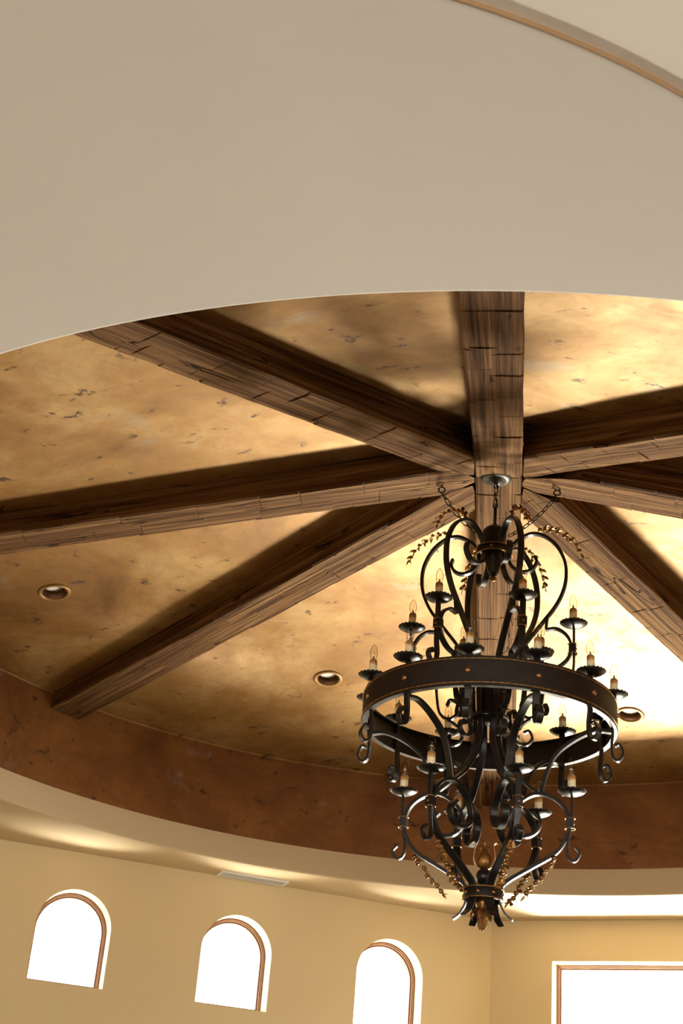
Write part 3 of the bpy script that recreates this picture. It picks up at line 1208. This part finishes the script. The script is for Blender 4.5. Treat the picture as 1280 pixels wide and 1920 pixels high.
# gilt sprigs of leaves and berries
def leaf(bm, base, direction, up, L, W):
    d = Vector(direction).normalized()
    s_ = d.cross(Vector(up)).normalized()
    n = s_.cross(d)
    cols = []
    for t, w, h in ((0, .15, 0), (.3, .9, .10), (.6, .8, .14), (1.0, .0, .02)):
        c = Vector(base) + d * L * t + n * L * h
        if w == 0:
            cols.append([bm.verts.new(c)])
        else:
            cols.append([bm.verts.new(c - s_ * W / 2 * w + n * L * .06), bm.verts.new(c), bm.verts.new(c + s_ * W / 2 * w + n * L * .06)])
    for a, b in zip(cols, cols[1:]):
        if len(b) == 3:
            bm.faces.new((a[0], a[1], b[1], b[0]))
            bm.faces.new((a[1], a[2], b[2], b[1]))
        else:
            bm.faces.new((a[0], a[1], b[0]))
            bm.faces.new((a[1], a[2], b[0]))
def sprig(bm, pts, n, seed, L=.026, berry=.0062):
    rn = random.Random(seed)
    path = catmull([Vector((x, rn.uniform(-.004, .004), z)) for x, z in pts], 5)
    tube(bm, path, .0022, 5)
    tot = len(path)
    for i in range(n):
        f = (i + .6) / n * (tot - 1)
        k = min(tot - 2, int(f))
        p = path[k].lerp(path[k + 1], f - k)
        d = (path[k + 1] - path[k]).normalized()
        for sgn in (-1, 1):
            side = Vector((0, sgn, 0))
            tilt = Vector((-d.z, 0, d.x)) * rn.uniform(-.7, .7)
            leaf(bm, p, d * .75 + side * .75 + tilt, d.cross(side) * sgn, L * rn.uniform(.85, 1.15), L * .56)
        ball(bm, p + Vector((-d.z, 0, d.x)) * rn.uniform(-.006, .008), berry, 7, 5)
    leaf(bm, path[-1], path[-1] - path[-2], (0, 1, 0), L, L * .36)
USPR = zz([(.225, 3.448), (.262, 3.462), (.312, 3.448), (.372, 3.417), (.416, 3.368), (.446, 3.315)])
LSPR = zz([(.335, 1.752), (.318, 1.722), (.285, 1.678), (.25, 1.635), (.22, 1.602), (.192, 1.568)])
for i, a in enumerate(AZS):
    bm = bmesh.new()
    sprig(bm, USPR, 8, 40 + i, .037, .0105)
    o = bm_obj('leaf_sprig', bm, M['gilt'], arms[i], True)       # arms already turned to their azimuth
    bm = bmesh.new()
    sprig(bm, LSPR, 7, 60 + i, .037, .0125)
    o = bm_obj('leaf_sprig', bm, M['gilt'], low[i], True)

# bottom: bud, ball, neck, collar band, flared claws, gilt leaves and cone
def bottom():
    bm = bmesh.new()
    lathe(bm, zz([(.0, 1.52), (.030, 1.53), (.034, 1.60), (.030, 1.618), (.0, 1.62)]), 24)
    bm_obj('neck', bm, M['iron'], CH, True)
    bm = bmesh.new()
    lathe(bm, zz([(.012, 1.615), (.028, 1.622), (.036, 1.640), (.037, 1.655), (.032, 1.672), (.020, 1.684), (.0, 1.686)]), 28)
    bm_obj('ball_knop', bm, M['iron'], CH, True)
    bm = bmesh.new()
    lathe(bm, zz([(.0, 1.684), (.016, 1.686), (.030, 1.700), (.0345, 1.722), (.031, 1.745), (.018, 1.768), (.010, 1.785), (.009, 1.800), (.012, 1.812), (.008, 1.822), (.0, 1.824)]), 28)
    bud = bm_obj('flower_bud', bm, M['gilt'], CH, True)
    # open petals round the bud
    bm = bmesh.new()
    bar(bm, zz([(.012, 1.684), (.036, 1.700), (.050, 1.735), (.047, 1.775), (.042, 1.800), (.052, 1.812), (.060, 1.806)]), .036, .004, 5,
        taper=lambda t: .35 + 1.0 * math.sin(PI * min(1, t * 1.05) * .9) if t < .9 else .3)
    p0 = bm_obj('petal', bm, M['gilt'], bud, True)
    p0.rotation_euler = rot_az(88)
    for a in (-88, 180):
        again('petal', p0, bud, rot=rot_az(a))
    bm = bmesh.new()
    lathe(bm, zz([(.090, 1.540), (.092, 1.537), (.092, 1.590), (.090, 1.593), (.082, 1.593), (.082, 1.537), (.090, 1.540)]), 48)
    band = bm_obj('collar_band', bm, M['iron_band'], CH, True)
    band.data.set_sharp_from_angle(angle=math.radians(35))
    for z in (1.541, 1.589):
        bm = bmesh.new()
        torus(bm, (0, 0, z - ZC), .0935, .0035, 140, 6, mod=.35, tw=44)
        bm_obj('rope_trim', bm, M['gilt'], band, True)
    bm = bmesh.new()
    ball(bm, (.0925, 0, 1.565 - ZC), .0085, 10, 8, (.7, 1, 1))
    r0 = bm_obj('rivet', bm, M['rivet'], band, True)
    r0.rotation_euler = rot_az(-15)
    for i in range(1, 8):
        again('rivet', r0, band, rot=rot_az(-15 + 45 * i))
    six('claw', lambda b: bar(b, zz([(.076, 1.56), (.080, 1.53), (.092, 1.500), (.112, 1.472), (.138, 1.452)]), .052, .008, 5,
                              taper=lambda t: 1.0 - .35 * t), M['iron'])
    bm = bmesh.new()
    lathe(bm, zz([(.0, 1.55), (.036, 1.55), (.034, 1.52), (.020, 1.485), (.012, 1.455), (.0, 1.445)]), 20)
    core = bm_obj('pendant_core', bm, M['gilt'], CH, True)
    rn = random.Random(5)
    for i in range(8):
        bm = bmesh.new()
        a = 2 * PI * i / 8 + .2
        d = Vector((math.cos(a), math.sin(a), 0))
        leaf(bm, d * .026 + Vector((0, 0, 1.505 - ZC)), d * (.75 if i % 2 else .30) + Vector((0, 0, -1)), d, .064 if i % 2 else .070, .042)
        bm_obj('leaf', bm, M['gilt'], core, True)
    bm = bmesh.new()
    for j in range(6):
        z = 1.447 - j * .0075 - ZC
        r = .020 * math.sqrt(max(.04, 1 - (j / 6.0) ** 2))
        m = max(3, int(r * 2 * PI / .0085))
        for i in range(m):
            a = 2 * PI * (i + .5 * (j % 2)) / m
            ball(bm, (r * math.cos(a), r * math.sin(a), z), .0052, 7, 5)
    ball(bm, (0, 0, .0055), .0055, 7, 5)
    bm_obj('berry_cone', bm, M['gilt'], core, True)
bottom()
